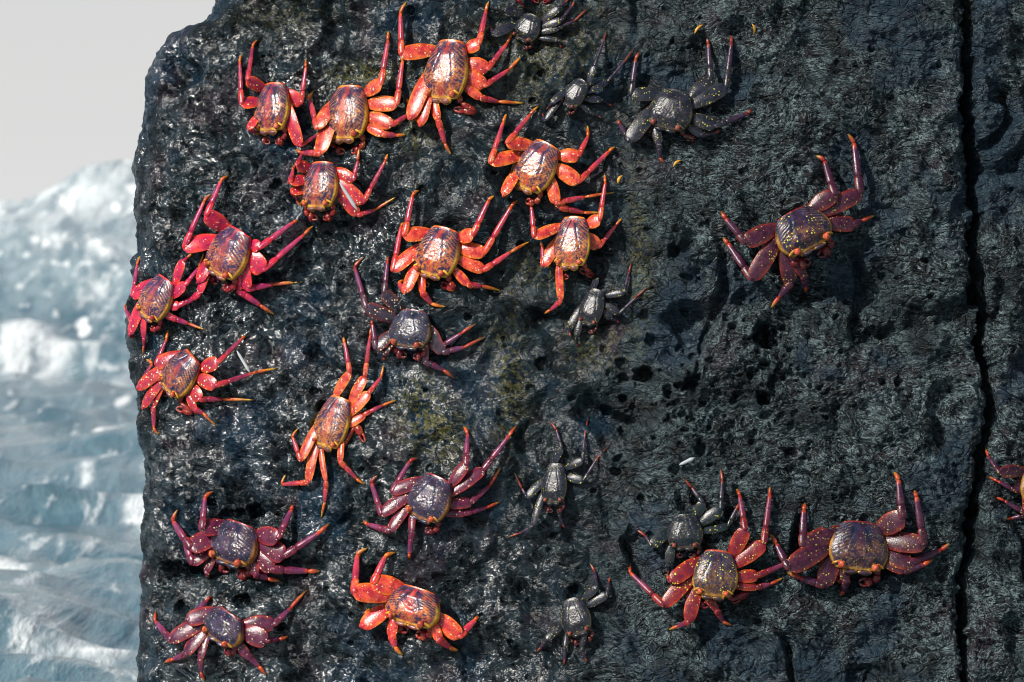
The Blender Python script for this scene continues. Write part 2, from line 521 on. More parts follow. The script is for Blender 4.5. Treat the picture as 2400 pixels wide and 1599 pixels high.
    m.b.inputs['IOR'].default_value = 1.33
    bp = m.n('Bump')
    bp.inputs['Strength'].default_value = 0.7
    bp.inputs['Distance'].default_value = 0.05
    m.l(m.math('ADD', f2, m.math('MULTIPLY', m.noise(v, 9, 4, 0.6), 0.4)), bp.inputs['Height'])
    m.l(bp.outputs[0], m.b.inputs['Normal'])
    ob.data.materials.append(m.m)
    tag(ob, kind='structure')

build_sea()

# ------------------------------------------------------------------ crab materials
def crab_material(name, spot_col, scale, lo, hi, rough, spec):
    k = NT(name)
    tc = k.n('TexCoord').outputs['Object']
    col = k.attr('tint', 'Color')
    sm = k.attr('spot')
    vo = k.n('TexVoronoi', feature='F1')
    vo.inputs['Scale'].default_value = scale
    vo.inputs['Randomness'].default_value = 0.9
    dn = k.n('TexNoise')
    dn.inputs['Scale'].default_value = 260
    k.l(tc, dn.inputs['Vector'])
    dsx = k.n('VectorMath', operation='SCALE')
    k.l(dn.outputs['Color'], dsx.inputs[0])
    dsx.inputs['Scale'].default_value = 0.0042
    dad = k.n('VectorMath', operation='ADD')
    k.l(tc, dad.inputs[0]); k.l(dsx.outputs[0], dad.inputs[1])
    k.l(dad.outputs[0], vo.inputs['Vector'])
    sep = k.n('SeparateColor')
    k.l(vo.outputs['Color'], sep.inputs[0])
    size = k.ramp(sep.outputs[0], 0.25, 0.95, 0.0, 1.0)
    dot = k.ramp(k.math('SUBTRACT', vo.outputs['Distance'], k.math('MULTIPLY', size, hi)), lo, lo + 0.08, 1, 0)
    gr = k.noise(tc, 420, 3, 0.6)
    dot = k.math('MULTIPLY', dot, k.ramp(k.noise(tc, 60, 2, 0.5), 0.40, 0.52))
    mott = k.noise(tc, 75, 5, 0.68)
    dark = k.n('HueSaturation')
    k.l(col, dark.inputs['Color'])
    k.l(k.ramp(mott, 0.3, 0.7, 0.38, 1.22), dark.inputs['Value'])
    k.l(k.ramp(mott, 0.25, 0.75, 0.478, 0.512), dark.inputs['Hue'])
    blot = k.ramp(k.noise(tc, 150, 4, 0.65), 0.53, 0.64, 0, 0.55)
    cc = k.mix(blot, dark.outputs[0], (0.035, 0.012, 0.026))
    c = k.mix(k.math('MULTIPLY', dot, sm), cc, spot_col)
    k.l(c, k.b.inputs['Base Color'])
    k.l(k.ramp(mott, 0.3, 0.7, rough, rough + 0.12), k.b.inputs['Roughness'])
    k.b.inputs['Specular IOR Level'].default_value = spec
    k.b.inputs['Coat Weight'].default_value = 0.0
    k.b.inputs['Coat Roughness'].default_value = 0.16
    h = k.math('ADD', k.math('MULTIPLY', gr, 0.5), k.math('MULTIPLY', k.math('MULTIPLY', dot, sm), 0.9))
    bp = k.n('Bump')
    bp.inputs['Strength'].default_value = 0.6
    bp.inputs['Distance'].default_value = 0.0014
    k.l(h, bp.inputs['Height'])
    k.l(bp.outputs[0], k.b.inputs['Normal'])
    return k.m

MAT_RED = crab_material('red_crab_shell', (0.86, 0.70, 0.36), 200, 0.0, 0.30, 0.15, 0.42)
MAT_DARK = crab_material('dark_crab_shell', (0.62, 0.56, 0.06), 230, 0.0, 0.30, 0.20, 0.35)

# leg, leg edge, propodus, tip, shell sides, shell middle, shell front, rim, claw
TONES = {
 'orange': dict(leg=(0.72, 0.11, 0.045), edge=(0.82, 0.22, 0.015), prop=(0.5, 0.035, 0.045), tip=(.78, .24, .02), side=(.050, .030, .075), mid=(0.62, 0.12, 0.05),
                front=(.62, .24, .05), rim=(.80, .52, .03), claw=(.30, .030, .015), flank=(.05, .17, .28), spot=.6),
 'red':    dict(leg=(0.55, 0.036, 0.042), edge=(.72, .14, .015), prop=(.32, .020, .045), tip=(.74, .20, .02), side=(.034, .030, .078), mid=(.36, .050, .050),
                front=(.50, .20, .06), rim=(.78, .50, .03), claw=(.24, .018, .012), flank=(.05, .16, .27), spot=.85),
 'pink':   dict(leg=(0.6, 0.022, 0.06), edge=(.70, .08, .030), prop=(.38, .014, .070), tip=(.66, .17, .03), side=(.050, .036, .100), mid=(.30, .070, .080),
                front=(.52, .23, .07), rim=(.80, .50, .04), claw=(.26, .010, .018), flank=(.10, .17, .22), spot=.6),
 'plum':   dict(leg=(0.105, 0.018, 0.046), edge=(0.36, 0.042, 0.024), prop=(0.16, 0.016, 0.05), tip=(.62, .12, .02), side=(.028, .032, .072), mid=(.055, .040, .080),
                front=(.070, .065, .085), rim=(.42, .22, .03), claw=(.17, .016, .018), flank=(.05, .08, .11), spot=.65),
 'slate':  dict(leg=(.050, .052, .070), edge=(.24, .040, .028), prop=(.12, .022, .055), tip=(.55, .12, .03), side=(.026, .040, .075), mid=(.045, .055, .085),
                front=(.065, .070, .085), rim=(.26, .17, .05), claw=(.16, .020, .020), flank=(.04, .06, .09), spot=.7),
 'maroon': dict(leg=(0.05, 0.013, 0.026), edge=(0.2, 0.034, 0.014), prop=(0.055, 0.013, 0.034), tip=(0.5, 0.1, 0.02), side=(.018, .024, .058), mid=(0.036, 0.018, 0.036),
                front=(.15, .085, .04), rim=(.50, .30, .03), claw=(.14, .014, .016), flank=(.03, .08, .13), spot=.5),
 'flecked': dict(leg=(0.2, 0.016, 0.02), edge=(0.45, 0.07, 0.015), prop=(0.15, 0.014, 0.032), tip=(.58, .13, .02), side=(.022, .030, .060), mid=(.060, .040, .050),
                front=(.20, .12, .04), rim=(.60, .38, .03), claw=(.18, .014, .016), flank=(.04, .10, .14), spot=.9),
 'dark':   dict(leg=(0.009, 0.022, 0.032), edge=(.030, .036, .028), prop=(.028, .024, .040), tip=(.36, .10, .03), side=(0.01, 0.02, 0.03), mid=(0.016, 0.024, 0.032),
                front=(0.022, 0.028, 0.028), rim=(.085, .078, .035), claw=(.09, .020, .018), flank=(.02, .035, .04), spot=.55),
}

class Crab:
    def __init__(self):
        self.v, self.q, self.t, self.c, self.s = [], [], [], [], []
        self.n = 0
    def add(self, verts, quads, tris, cols, spots):
        self.v.append(np.asarray(verts, np.float64))
        if len(quads): self.q.append(np.asarray(quads, np.int64) + self.n)
        if len(tris): self.t.append(np.asarray(tris, np.int64) + self.n)
        self.c.append(np.asarray(cols, np.float64)); self.s.append(np.asarray(spots, np.float64))
        self.n += len(verts)
    def loft(self, C, hw, ht, W, colfn, ns=12, spot=0.0, lens=0.0):
        """tube of ellipses: centres C, half widths, half thicknesses, width direction W"""
        C = np.asarray(C, float); m = len(C)
        d = np.gradient(C, axis=0)
        d /= np.linalg.norm(d, axis=1, keepdims=True) + 1e-12
        W = np.asarray(W, float)
        Wv = W[None] - (d @ W)[:, None] * d
        Wv /= np.linalg.norm(Wv, axis=1, keepdims=True) + 1e-12
        Tv = np.cross(d, Wv)
        th = np.linspace(0, 2 * math.pi, ns, endpoint=False)
        ct, st = np.cos(th), np.sin(th)
        st = st * (np.abs(st) ** lens + 1e-9)
        V = (C[:, None] + Wv[:, None] * (ct[None, :, None] * np.asarray(hw)[:, None, None])
             + Tv[:, None] * (st[None, :, None] * np.asarray(ht)[:, None, None])).reshape(-1, 3)
        u = np.repeat(np.linspace(0, 1, m), ns); a = np.tile(ct, m)
        k = np.arange(m * ns).reshape(m, ns)
        k2 = np.roll(k, -1, 1)
        Q = np.stack([k[:-1], k2[:-1], k2[1:], k[1:]], -1).reshape(-1, 4)
        V = np.vstack([V, C[0], C[-1]])
        u = np.concatenate([u, [0, 1]]); a = np.concatenate([a, [0, 0]])
        T = np.vstack([np.stack([np.full(ns, m * ns), k2[0], k[0]], 1), np.stack([np.full(ns, m * ns + 1), k[-1], k2[-1]], 1)])
        cols = colfn(u, a)
        self.add(V, Q, T, cols, np.full(len(V), spot))

def lerp(a, b, t):
    t = np.asarray(t)[..., None]
    return np.asarray(a) * (1 - t) + np.asarray(b) * t

def seg_pts(a, b, m, sag=None):
    t = np.linspace(0, 1, m)[:, None]
    p = np.asarray(a)[None] * (1 - t) + np.asarray(b)[None] * t
    if sag is not None:
        p = p + np.asarray(sag)[None] * (4 * t * (1 - t))
    return p

ZONES = {'A': (500, 0, 500, 1960), 'B': (900, 0, 500, 1960), 'C': (600, 300, 400, 1960), 'D': (1100, 230, 450, 1960), 'E': (280, 380, 500, 1742),
         'F': (860, 420, 400, 1960), 'G': (1200, 400, 360, 1568), 'H': (1650, 280, 450, 1534), 'I': (280, 740, 400, 1960), 'J': (600, 740, 400, 1254),
         'K': (780, 580, 420, 1937), 'L': (360, 1100, 440, 2300), 'M': (820, 960, 440, 1816), 'N': (330, 1350, 450, 2354), 'O': (780, 1250, 400, 2023),
         'P': (1440, 1080, 820, 2354), 'Q': (1130, 0, 400, 1960), 'R': (1400, 40, 400, 1742), 'S': (1300, 600, 300, 1960), 'T': (1150, 940, 350, 1568),
         'U': (1250, 1300, 250, 1311), 'V': (1480, 1040, 300, 1568), 'X': (2100, 800, 300, 589)}

WB = np.array([-1, -.90, -.50, -.05, 0.20, .45, .70, .86, .95, 1.0])
WW = np.array([.54, .64, .83, .97, 1.0, .98, .89, .80, .75, .70])

def make_crab(zone, rear, front, width, left, right, tone, label, claws=None, seed=0, leg_scale=1.0, body_h=0.36, group=None):
    zx, zy, zw, zi = ZONES[zone]
    f = zw / zi
    def px(p): return (zx + p[0] * f, zy + p[1] * f)
    tn = {k: (np.array(v) if isinstance(v, tuple) else v) for k, v in TONES[tone].items()}
    r_ = np.random.default_rng(100 + seed)
    jit = 1 + r_.uniform(-0.12, 0.12, 3)
    for key in ('leg', 'edge', 'prop', 'mid', 'front'):
        tn[key] = np.clip(tn[key] * jit, 0, 0.9)
    wm = width * f * PXM
    pr, pf = px(rear), px(front)
    h0 = body_h * wm * 1.05
    A = on_rock(*pr, h0); B = on_rock(*pf, h0)
    mid = (A + B) / 2
    n = base_normal(mid.x)
    nb0 = np.array(n)
    lean = 0.30 * (1 - smooth(0.15, 0.5, mid.x))
    n = (n + Vector((-lean, 0, 0.16))).normalized()
    # take the body's own plane, so that it is not tipped by a bump under it
    dA, dB = ray(*pr), ray(*pf)
    A = CAM + dA * ((mid - CAM).dot(n) / dA.dot(n)); B = CAM + dB * ((mid - CAM).dot(n) / dB.dot(n))
    ax = (B - A); Lw = ax.length; ax.normalize()
    lat = n.cross(ax).normalized()                     # to the image left of a crab that looks down
    view = (mid - CAM).normalized()
    latp = lat - view * lat.dot(view); axp = ax - view * ax.dot(view)
    axp.normalize()
    perp = (latp - axp * latp.dot(axp)).length
    Wd = wm / max(perp, 0.5)
    Wh, Lh = Wd / 2 * 1.14, Lw / 2 * .96
    n = np.array(n); ax = np.array(ax); lat = np.array(lat); O = np.array((A + B) / 2)
    if lat @ np.array([-(pf[1] - pr[1]), 0, -(pf[0] - pr[0])]) < 0:
        lat = -lat
    cb = Crab()
    hz = (0.185 + .03 * r_.random()) * Wd
    mer_k = r_.uniform(.92, 1.1); claw_k = r_.uniform(.85, 1.3); st_n = r_.uniform(5.6, 7.4)
    def loc(a, b, z):
        a = np.asarray(a, float)[..., None]; b = np.asarray(b, float)[..., None]; z = np.asarray(z, float)[..., None]
        return O + lat * a + ax * b + n * z
    # ---- shell
    nb, na = 60, 60
    b1 = np.linspace(-1, 1, nb); t1 = np.linspace(-1, 1, na)
    b1 = np.sign(b1) * (1 - (1 - np.abs(b1)) ** 1.25)
    t1 = np.sign(t1) * (1 - (1 - np.abs(t1)) ** 1.3)
    Bg, Tg = np.meshgrid(b1, t1, indexing='ij')
    wg = np.interp(Bg, WB, WW)
    for _ in range(2):
        wg[1:-1] = (wg[:-2] + 2 * wg[1:-1] + wg[2:]) / 4
    a_ = wg * Tg * Wh
    b_ = Bg * Lh + np.where(Bg < 0, 0.04 * Lh * Tg ** 2 * Bg ** 2, -0.05 * Lh * Tg ** 2 * Bg ** 2)
    dome = np.maximum(0, 1 - np.abs(Tg) ** 2.5) ** 0.75
    zb = 1 - 0.55 * smooth(0.35, 1.0, -Bg) - 0.75 * smooth(0.45, 1.05, Bg)
    Zs = hz * (0.10 + 0.90 * dome) * zb
    # raised regions and the slanting ridges of the sides
    Zs += hz * 0.07 * np.exp(-((np.abs(Tg) - .38) / .16) ** 2) * np.exp(-((Bg - .35) / .25) ** 2)
    Zs -= hz * 0.10 * np.exp(-((np.abs(Tg) - .22 - .26 * smooth(-1, .4, Bg)) / .05) ** 2) * .5 * smooth(.25, -.05, np.abs(Bg + .25) - .45)
    g2s = pn(np.stack([a_, b_, 0 * a_], -1).reshape(-1, 3) / Wd, 6, 57 + seed).reshape(a_.shape)
    stripe_m = smooth(.34, .48, np.abs(Tg)) * smooth(.99, .88, np.abs(Tg)) * smooth(.40, .20, Bg) * smooth(-.97, -.85, Bg)
    ph = (Bg - 0.42 * np.abs(Tg) - .12 * Tg ** 2 + .05 * g2s) * st_n
    saw = ph - np.floor(ph)
    Zs += hz * 0.055 * stripe_m * (saw - 0.5)
    lp = np.stack([a_ * 1.0, b_ * 1.0, 0 * a_], -1).reshape(-1, 3) / Wd
    g1 = pn(lp, 22, 51 + seed).reshape(nb, na); g2 = pn(lp, 9, 52 + seed).reshape(nb, na); g3 = pn(lp, 40, 53).reshape(nb, na)
    fr = smooth(-0.25, 0.25, Bg + 0.25 * g2) * smooth(1.0, .72, np.abs(Tg))
    Zs += hz * 0.05 * g1 * fr
    shell = loc(a_, b_, Zs).reshape(-1, 3)
    # colours of the shell
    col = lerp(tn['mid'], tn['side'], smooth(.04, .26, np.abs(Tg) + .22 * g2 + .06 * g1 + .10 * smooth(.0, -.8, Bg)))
    col = lerp(col, tn['mid'], .55 * smooth(.1, .5, g2 + .3 * g1))
    lft = 0.5 + 0.5 * np.sign(-Tg)
    fm = fr * smooth(-.25, .25, g1 + .6 * g2 + .05)
    col = lerp(col, tn['front'], fm * (0.85 if tone not in ('dark',) else .6))
    col = lerp(col, tn['side'], fr * smooth(.12, .5, g3) * .8)
    ln = smooth(.20, .05, np.abs(saw - .5)) * stripe_m * smooth(-.45, .25, g2s + .3 * (Tg < 0))
    linec = tn['rim'] * .75 + tn['leg'] * .25 + (0.05 if tone != 'dark' else 0)
    col = lerp(col, linec, ln * (.6 if tone in ('orange', 'red', 'pink') else .35))
    seam = smooth(.035, .012, np.abs(Tg)) * smooth(.3, .0, Bg)
    col = lerp(col, tn['leg'], seam * .45)
    rimm = np.maximum(smooth(.90, .965, np.abs(Tg)) * smooth(-.6, .1, Bg), smooth(.86, .95, Bg) * (0.6 + .4 * smooth(.2, .5, np.abs(Tg))))
    col = lerp(col, tn['rim'], rimm * .9)
    rearm = smooth(-.90, -.97, Bg)
    col = lerp(col, tn['edge'], rearm)
    k = np.arange(nb * na).reshape(nb, na)
    Q = np.stack([k[:-1, :-1], k[:-1, 1:], k[1:, 1:], k[1:, :-1]], -1).reshape(-1, 4)
    spot_shell = (0.0 if tone in ('orange', 'red', 'pink') else .25) * np.ones(nb * na)
    if seed in (10, 18):
        spot_shell[:] = .9
    # ---- flanks and underside, ring by ring below the rim
    rim = np.concatenate([k[0, :], k[1:, -1], k[-1, -2::-1], k[-2:0:-1, 0]])
    rv = shell[rim]; nrim = len(rim)
    ra = (rv - O) @ lat; rb = (rv - O) @ ax; rz = (rv - O) @ n
    Vs, Qs, Cs = [shell], [Q], [col.reshape(-1, 3)]
    prev = rim; base = nb * na
    frontness = smooth(.3, .9, rb / Lh)
    for sc, dz, cname in ((1.0, -.05, 'rim'), (.97, -.12, 'flank'), (.84, -.24, 'flank'), (.6, -.31, 'claw'), (.3, -.33, 'claw')):
        ring = loc(ra * sc, rb * sc, rz * (1 if sc == 1 else .4) + dz * Wd)
        Vs.append(ring)
        cur = base + np.arange(nrim); base += nrim
        Qs.append(np.stack([prev, cur, np.roll(cur, -1), np.roll(prev, -1)], 1))
        cc = np.repeat(tn[cname][None], nrim, 0)
        if cname == 'rim':
            cc = lerp(cc, tn['edge'], smooth(-.2, -.7, rb / Lh))
        if cname == 'flank':
            cc = lerp(cc, tn['leg'] * .8, smooth(-.1, -.5, rb / Lh))
        Cs.append(cc)
        prev = cur
    Vs.append(loc(0, 0, -.33 * Wd)[None]); Cs.append(tn['claw'][None])
    T = np.stack([prev, np.full(nrim, base), np.roll(prev, -1)], 1)
    Va = np.vstack(Vs)
    sp = np.zeros(len(Va)); sp[:nb * na] = spot_shell
    cb.add(Va, np.vstack(Qs), T, np.vstack(Cs), sp)
    # ---- turned-down face: two rounded lobes with a pale rim
    for sg in (-1, 1):
        m = 9
        th = np.linspace(0, math.pi, m)
        c0 = loc(sg * .24 * Wh, 0.95 * Lh, hz * .22 - .015 * Wd)
        c1 = loc(sg * .24 * Wh, 1.17 * Lh, hz * .22 - .10 * Wd)
        prof = np.array([.05, .75, 1, 1.04, 1, .92, .72, .45, .05])
        def fcol(u, a, sg=sg):
            base_ = lerp(tn['front'] * .35 + tn['side'] * .65, tn['rim'], smooth(.72, .95, np.abs(a)))
            return lerp(base_, tn['rim'], smooth(.72, .9, u))
        cb.loft(seg_pts(c0, c1, m), prof * .25 * Wh, prof * .075 * Wd, lat, fcol, 16)
    # ---- eyes on short stalks at the front corners
    for sg in (-1, 1):
        e0 = loc(sg * .46 * Wh, .76 * Lh, hz * .40); e1 = loc(sg * .66 * Wh, .95 * Lh, hz * .62)
        prof = np.array([.3, .62, .7, .85, 1.05, 1.08, .92, .6, .08])
        def ecol(u, a):
            return lerp(tn['rim'], np.array([.62, .14, .05]) if tone != 'dark' else np.array([.30, .10, .06]), smooth(.1, .3, u))
        cb.loft(seg_pts(e0, e1, 9), prof * .075 * Wd, prof * .075 * Wd, lat, ecol, 12)
        # eye socket ridge
        o0 = loc(sg * .60 * Wh, .70 * Lh, hz * .50); o1 = loc(sg * .88 * Wh, .84 * Lh, hz * .10)
        cb.loft(seg_pts(o0, o1, 6), np.array([.2, .9, 1, 1, .8, .1]) * .03 * Wd, np.array([.2, .9, 1, 1, .8, .1]) * .03 * Wd, lat,
                lambda u, a: np.repeat(tn['rim'][None], len(u), 0), 8)
    # ---- mouth field under the face
    cb.loft(seg_pts(loc(0, .62 * Lh, -.12 * Wd), loc(0, 1.0 * Lh, -.20 * Wd), 7), np.array([.2, .8, 1, 1, .9, .6, .05]) * .26 * Wd,
            np.array([.2, .8, 1, 1, .9, .6, .05]) * .10 * Wd, lat, lambda u, a: lerp(tn['claw'], tn['flank'], .4 + 0 * u), 12)
    # ---- walking legs
    sc = Wd * leg_scale
    for sg, legs in ((1, left), (-1, right)):
        for i, lg in enumerate(legs):
            if lg is None:
                continue
            bpos = (-.74, -.36, .04, .42)[min(i, 3)]
            wloc = float(np.interp(bpos, WB, WW))
            base_p = loc(sg * wloc * Wh * .74, bpos * Lh, -.13 * Wd)
            K = np.array(on_rock(*px(lg[0]), (.40, .36, .30, .24)[min(i, 3)] * Wd))
            q = np.array(on_rock(*px(lg[1]), .10 * Wd)) if len(lg) > 1 else None
            tp = np.array(on_rock(*px(lg[2]), .012 * Wd)) if len(lg) > 2 else None
            # keep joints from hanging far in front of or behind the body plane
            def pull(p, lo, hi):
                hgt = (p - O) @ nb0
                vd = p - np.array(CAM); vd /= np.linalg.norm(vd)
                want = min(max(hgt, lo * Wd), hi * Wd)
                return p + vd * ((want - hgt) / (vd @ nb0))
            K = pull(K, -.22, .22)
            ml = np.linalg.norm(K - base_p)
            d = (K - base_p) / (ml + 1e-9)
            Wv = np.cross(n, d); Wv /= np.linalg.norm(Wv) + 1e-9
            fw = (.190, .198, .172, .11)[min(i, 3)] * mer_k * (0.92 + .16 * r_.random())
            fw = min(fw, .45 * ml / sc) if ml / sc < .4 else fw
            prof = np.array([.35, .50, .62, .74, .84, .92, .98, 1.0, 1.0, .99, .96, .90, .74, .25])
            m = len(prof)
            wd = prof * fw * sc
            tk = np.interp(np.linspace(0, 1, m), [0, .1, .5, .9, 1], [.025, .038, .038, .030, .012]) * sc
            over = d * .03 * sc
            def mcol(u, a):
                c = lerp(tn['leg'], tn['edge'], smooth(.62, .96, np.abs(a)))
                c = lerp(c, tn['edge'], smooth(.22, .02, u))
                c = lerp(c, tn['prop'], .35 * smooth(.5, .0, np.abs(a)) * smooth(.2, .6, u))
                return c
            cb.loft(seg_pts(base_p, K + over, m, n * (.05 * ml)), wd, tk, Wv, mcol, 18, spot=tn['spot'], lens=1.0)
            if q is None:
                continue
            q = pull(q, -.9, .15)
            d2 = q - K; l2 = np.linalg.norm(d2); d2 /= l2 + 1e-9
            Wv2 = np.cross(n, d2); Wv2 /= np.linalg.norm(Wv2) + 1e-9
            c_end = K + d2 * l2 * .33
            pc = np.array([.55, .85, .95, 1.0, 1.0, .97, .92, .6])
            def ccol(u, a):
                return lerp(lerp(tn['leg'], tn['prop'], .35), tn['edge'], smooth(.7, .95, np.abs(a)) * .7 + .3 * smooth(.85, 1, u))
            cb.loft(seg_pts(K - d2 * .03 * sc, c_end + d2 * .02 * sc, 8), pc * .090 * sc, pc * .055 * sc, Wv2, ccol, 12, spot=tn['spot'] * .6, lens=.5)
            pp = np.array([.75, 1.0, 1.02, 1.0, .96, .91, .85, .78, .72, .66, .45])
            def pcol(u, a):
                c = lerp(tn['prop'], tn['prop'] * .55 + np.array([.10, .05, .13]) * (1 if tone not in ('dark', 'maroon') else .4), (.3 if tone in ('orange', 'red') else .5) * smooth(.1, .5, u) * smooth(1, .7, u))
                c = lerp(c, tn['tip'] * np.array([1, .65, .8]), smooth(.80, .97, u) * .85)
                return lerp(c, tn['edge'], .35 * smooth(.75, .97, np.abs(a)))
            cb.loft(seg_pts(c_end - d2 * .01 * sc, q, 11), pp * .076 * sc, pp * .048 * sc, Wv2, pcol, 12, spot=tn['spot'] * .10, lens=.5)
            if tp is None:
                tp = q + d2 * .22 * sc - n * .08 * sc
            tp = pull(tp, -1.3, .10)
            d3 = tp - q; l3 = np.linalg.norm(d3) + 1e-9; d3 /= l3
            Wv3 = np.cross(n, d3); Wv3 /= np.linalg.norm(Wv3) + 1e-9
            pd = np.array([.6, 1.0, .95, .82, .64, .42, .12])
            def dcol(u, a):
                c = lerp(tn['tip'] * np.array([.8, .7, 1]), tn['rim'] * .62, smooth(.3, .8, u))
                return lerp(c, np.array([.05, .03, .02]), smooth(.82, .98, u))
            cb.loft(seg_pts(q - d3 * .01 * sc, tp, 7, n * .04 * min(l3, .3 * sc) + d2 * .10 * min(l3, .3 * sc)), pd * .046 * sc, pd * .038 * sc, Wv3, dcol, 10)
    # ---- claws folded under the face
    cl = claws if claws is not None else [None, None]
    for sg, cp in zip((1, -1), cl):
        if cp == 0:
            continue
        s0 = loc(sg * .52 * Wh, .62 * Lh, -.16 * Wd)
        el = loc(sg * .80 * Wh, 1.02 * Lh, -.16 * Wd)
        if cp is None:
            wr_ = loc(sg * .62 * Wh, 1.28 * Lh, -.24 * Wd); ti = loc(sg * .16 * Wh, 1.36 * Lh, -.26 * Wd)
        else:
            wr_ = np.array(on_rock(*px(cp[0]), .10 * Wd)); ti = np.array(on_rock(*px(cp[1]), .06 * Wd))
        ccl = lambda u, a: lerp(tn['claw'], tn['edge'] * .8, smooth(.75, .98, np.abs(a)) * .6)
        pr_ = np.array([.4, .8, 1, 1, 1.05, .9, .35])
        dd = el - s0; Wq = np.cross(n, dd / (np.linalg.norm(dd) + 1e-9))
        cb.loft(seg_pts(s0, el, 7), pr_ * .075 * Wd, pr_ * .07 * Wd, Wq, ccl, 10, spot=.3)
        dd = wr_ - el; Wq = np.cross(n, dd / (np.linalg.norm(dd) + 1e-9))
        cb.loft(seg_pts(el, wr_, 7), pr_ * .075 * Wd, pr_ * .07 * Wd, Wq, ccl, 10, spot=.3)
        dd = ti - wr_; ln_ = np.linalg.norm(dd) + 1e-9; dd /= ln_; Wq = np.cross(n, dd)
        hp = np.array([.35, .8, 1.0, 1.08, 1.0, .85, .5])
        pk = wr_ + dd * ln_ * .62
        cb.loft(seg_pts(wr_, pk, 7), hp * .105 * Wd * claw_k, hp * .085 * Wd * claw_k, Wq, ccl, 12, spot=.3)
        for fs in (-1, 1):                            # the two fingers, with a gap and spooned pale ends
            f0 = pk - dd * .05 * Wd + Wq * fs * .045 * Wd
            f1 = ti + Wq * fs * .012 * Wd
            pfin = np.array([.6, 1, .95, .8, .6, .25])
            cb.loft(seg_pts(f0, f1, 6, Wq * fs * .035 * Wd), pfin * .042 * Wd, pfin * .045 * Wd, Wq,
                    lambda u, a: lerp(tn['claw'], tn['edge'] * .6 + .12, smooth(.6, .95, u)), 8)
    V = np.vstack(cb.v); Qa = np.vstack(cb.q); Ta = np.vstack(cb.t)
    org = O - n * .33 * Wd
    ob = mesh_object('crab', V - org, Qa, Ta)
    ob.location = org
    color_attr(ob, 'tint', np.clip(np.vstack(cb.c) * np.array([.92, .78, .88]), 0, 1))
    float_attr(ob, 'spot', np.concatenate(cb.s))
    ob.data.materials.append(MAT_DARK if tone in ('dark', 'maroon') or seed in (10, 18) else MAT_RED)
    tag(ob, label, 'crab', group or ('dark crabs on the rock' if tone == 'dark' else 'red crabs on the rock'))
    return ob

# ------------------------------------------------------------------ crabs, from the top left
make_crab('A', (570, 755), (505, 1215), 275,
          [((315, 735), (362, 425), (410, 370)), ((258, 960), (243, 570), (262, 505)), ((335, 1185), (380, 1225), (430, 1230))],
          [((805, 955), (850, 615), (850, 550)), ((795, 1340), (960, 1240), (1030, 1190))],
          'red', 'red crab with violet shell and cream-spotted legs, leftmost of the top three', seed=1)
make_crab('A', (1255, 780), (1195, 1290), 340,
          [((955, 1180), (880, 900), (925, 840)), ((985, 1410), (800, 1400), (765, 1370))],
          [((1540, 775), (1605, 370), (1610, 285)), ((1685, 960), (1738, 560), (1735, 480)), ((1640, 1150), (1800, 1050), (1860, 1000)), ((1560, 1235), (1680, 1245), (1770, 1240))],
          'orange', 'orange-red crab in the middle of the top three, directly above another crab', seed=2)
make_crab('B', (625, 360), (520, 925), 345,
          [((160, 500), (150, 120), (212, 20)), ((245, 1090), (225, 950), (212, 905)), ((345, 1145), (310, 1110), (275, 1080)), ((500, 1110), (560, 1320), (620, 1420))],
          [((870, 405), (938, 100), (965, 10)), ((945, 640), (1130, 400), (1190, 280)), ((920, 790), (1150, 640), (1290, 490)), ((890, 900), (1050, 935), (1300, 950))],
          'orange', 'large orange-red crab at the top with its leg tip near the upper edge', seed=3,
          claws=[None, ((850, 1030), (640, 1000))])
make_crab('C', (765, 380), (690, 925), 365,
          [((468, 430), (520, 305), (740, 320)), ((392, 625), (425, 480), (450, 420)), ((420, 745), (470, 830), (525, 905))],
          [((1115, 600), (1170, 380), (1185, 220)), ((1230, 860), (1490, 370), (1512, 300)), ((1170, 1000), (1370, 940), (1610, 790))],
          'red', 'red crab with dark striped shell right under the two crabs at upper left', seed=4)
make_crab('D', (810, 450), (545, 930), 370,
          [((385, 460), (620, 170), (705, 85)), ((215, 660), (350, 240), (380, 160)), ((355, 985), (372, 1000), (395, 990))],
          [((1110, 595), (1212, 390), (1205, 280)), ((1110, 860), (1430, 540), (1490, 500)), ((885, 1070), (1180, 1010), (1490, 965)), ((930, 1115), (1170, 1170), (1330, 1170))],
          'orange', 'salmon-orange crab at top centre right, just above a bluish crab', seed=5)
make_crab('E', (990, 545), (795, 920), 290,
          [((712, 430), (830, 150), (892, 115)), ((528, 695), (692, 320), (752, 265)), ((650, 975), (680, 960), (700, 940)), ((655, 1075), (500, 1175), (462, 1195))],
          [((1140, 700), (1425, 490), (1462, 478)), ((1170, 885), (1510, 590), (1585, 520)), ((1040, 1035), (1250, 1000), (1500, 980)), ((970, 1045), (1150, 1170), (1270, 1250))],
          'pink', 'crimson-pink crab high on the left, beside and above the smaller crab at the rock edge', seed=6)
make_crab('E', (390, 940), (215, 1270), 225,
          [((108, 1095), (145, 840), (172, 765)), ((105, 1310), (45, 1200), (58, 1150)), ((85, 1405), (100, 1425), (120, 1440)), ((200, 1440), (200, 1500), (195, 1570))],
          [((520, 810), (555, 780), (600, 745)), ((535, 1005), (650, 860), (690, 740)), ((480, 1175), (640, 1085), (730, 970)), ((425, 1270), (560, 1320), (700, 1370))],
          'pink', 'small crimson crab with violet shell clinging to the left edge of the rock', seed=7)
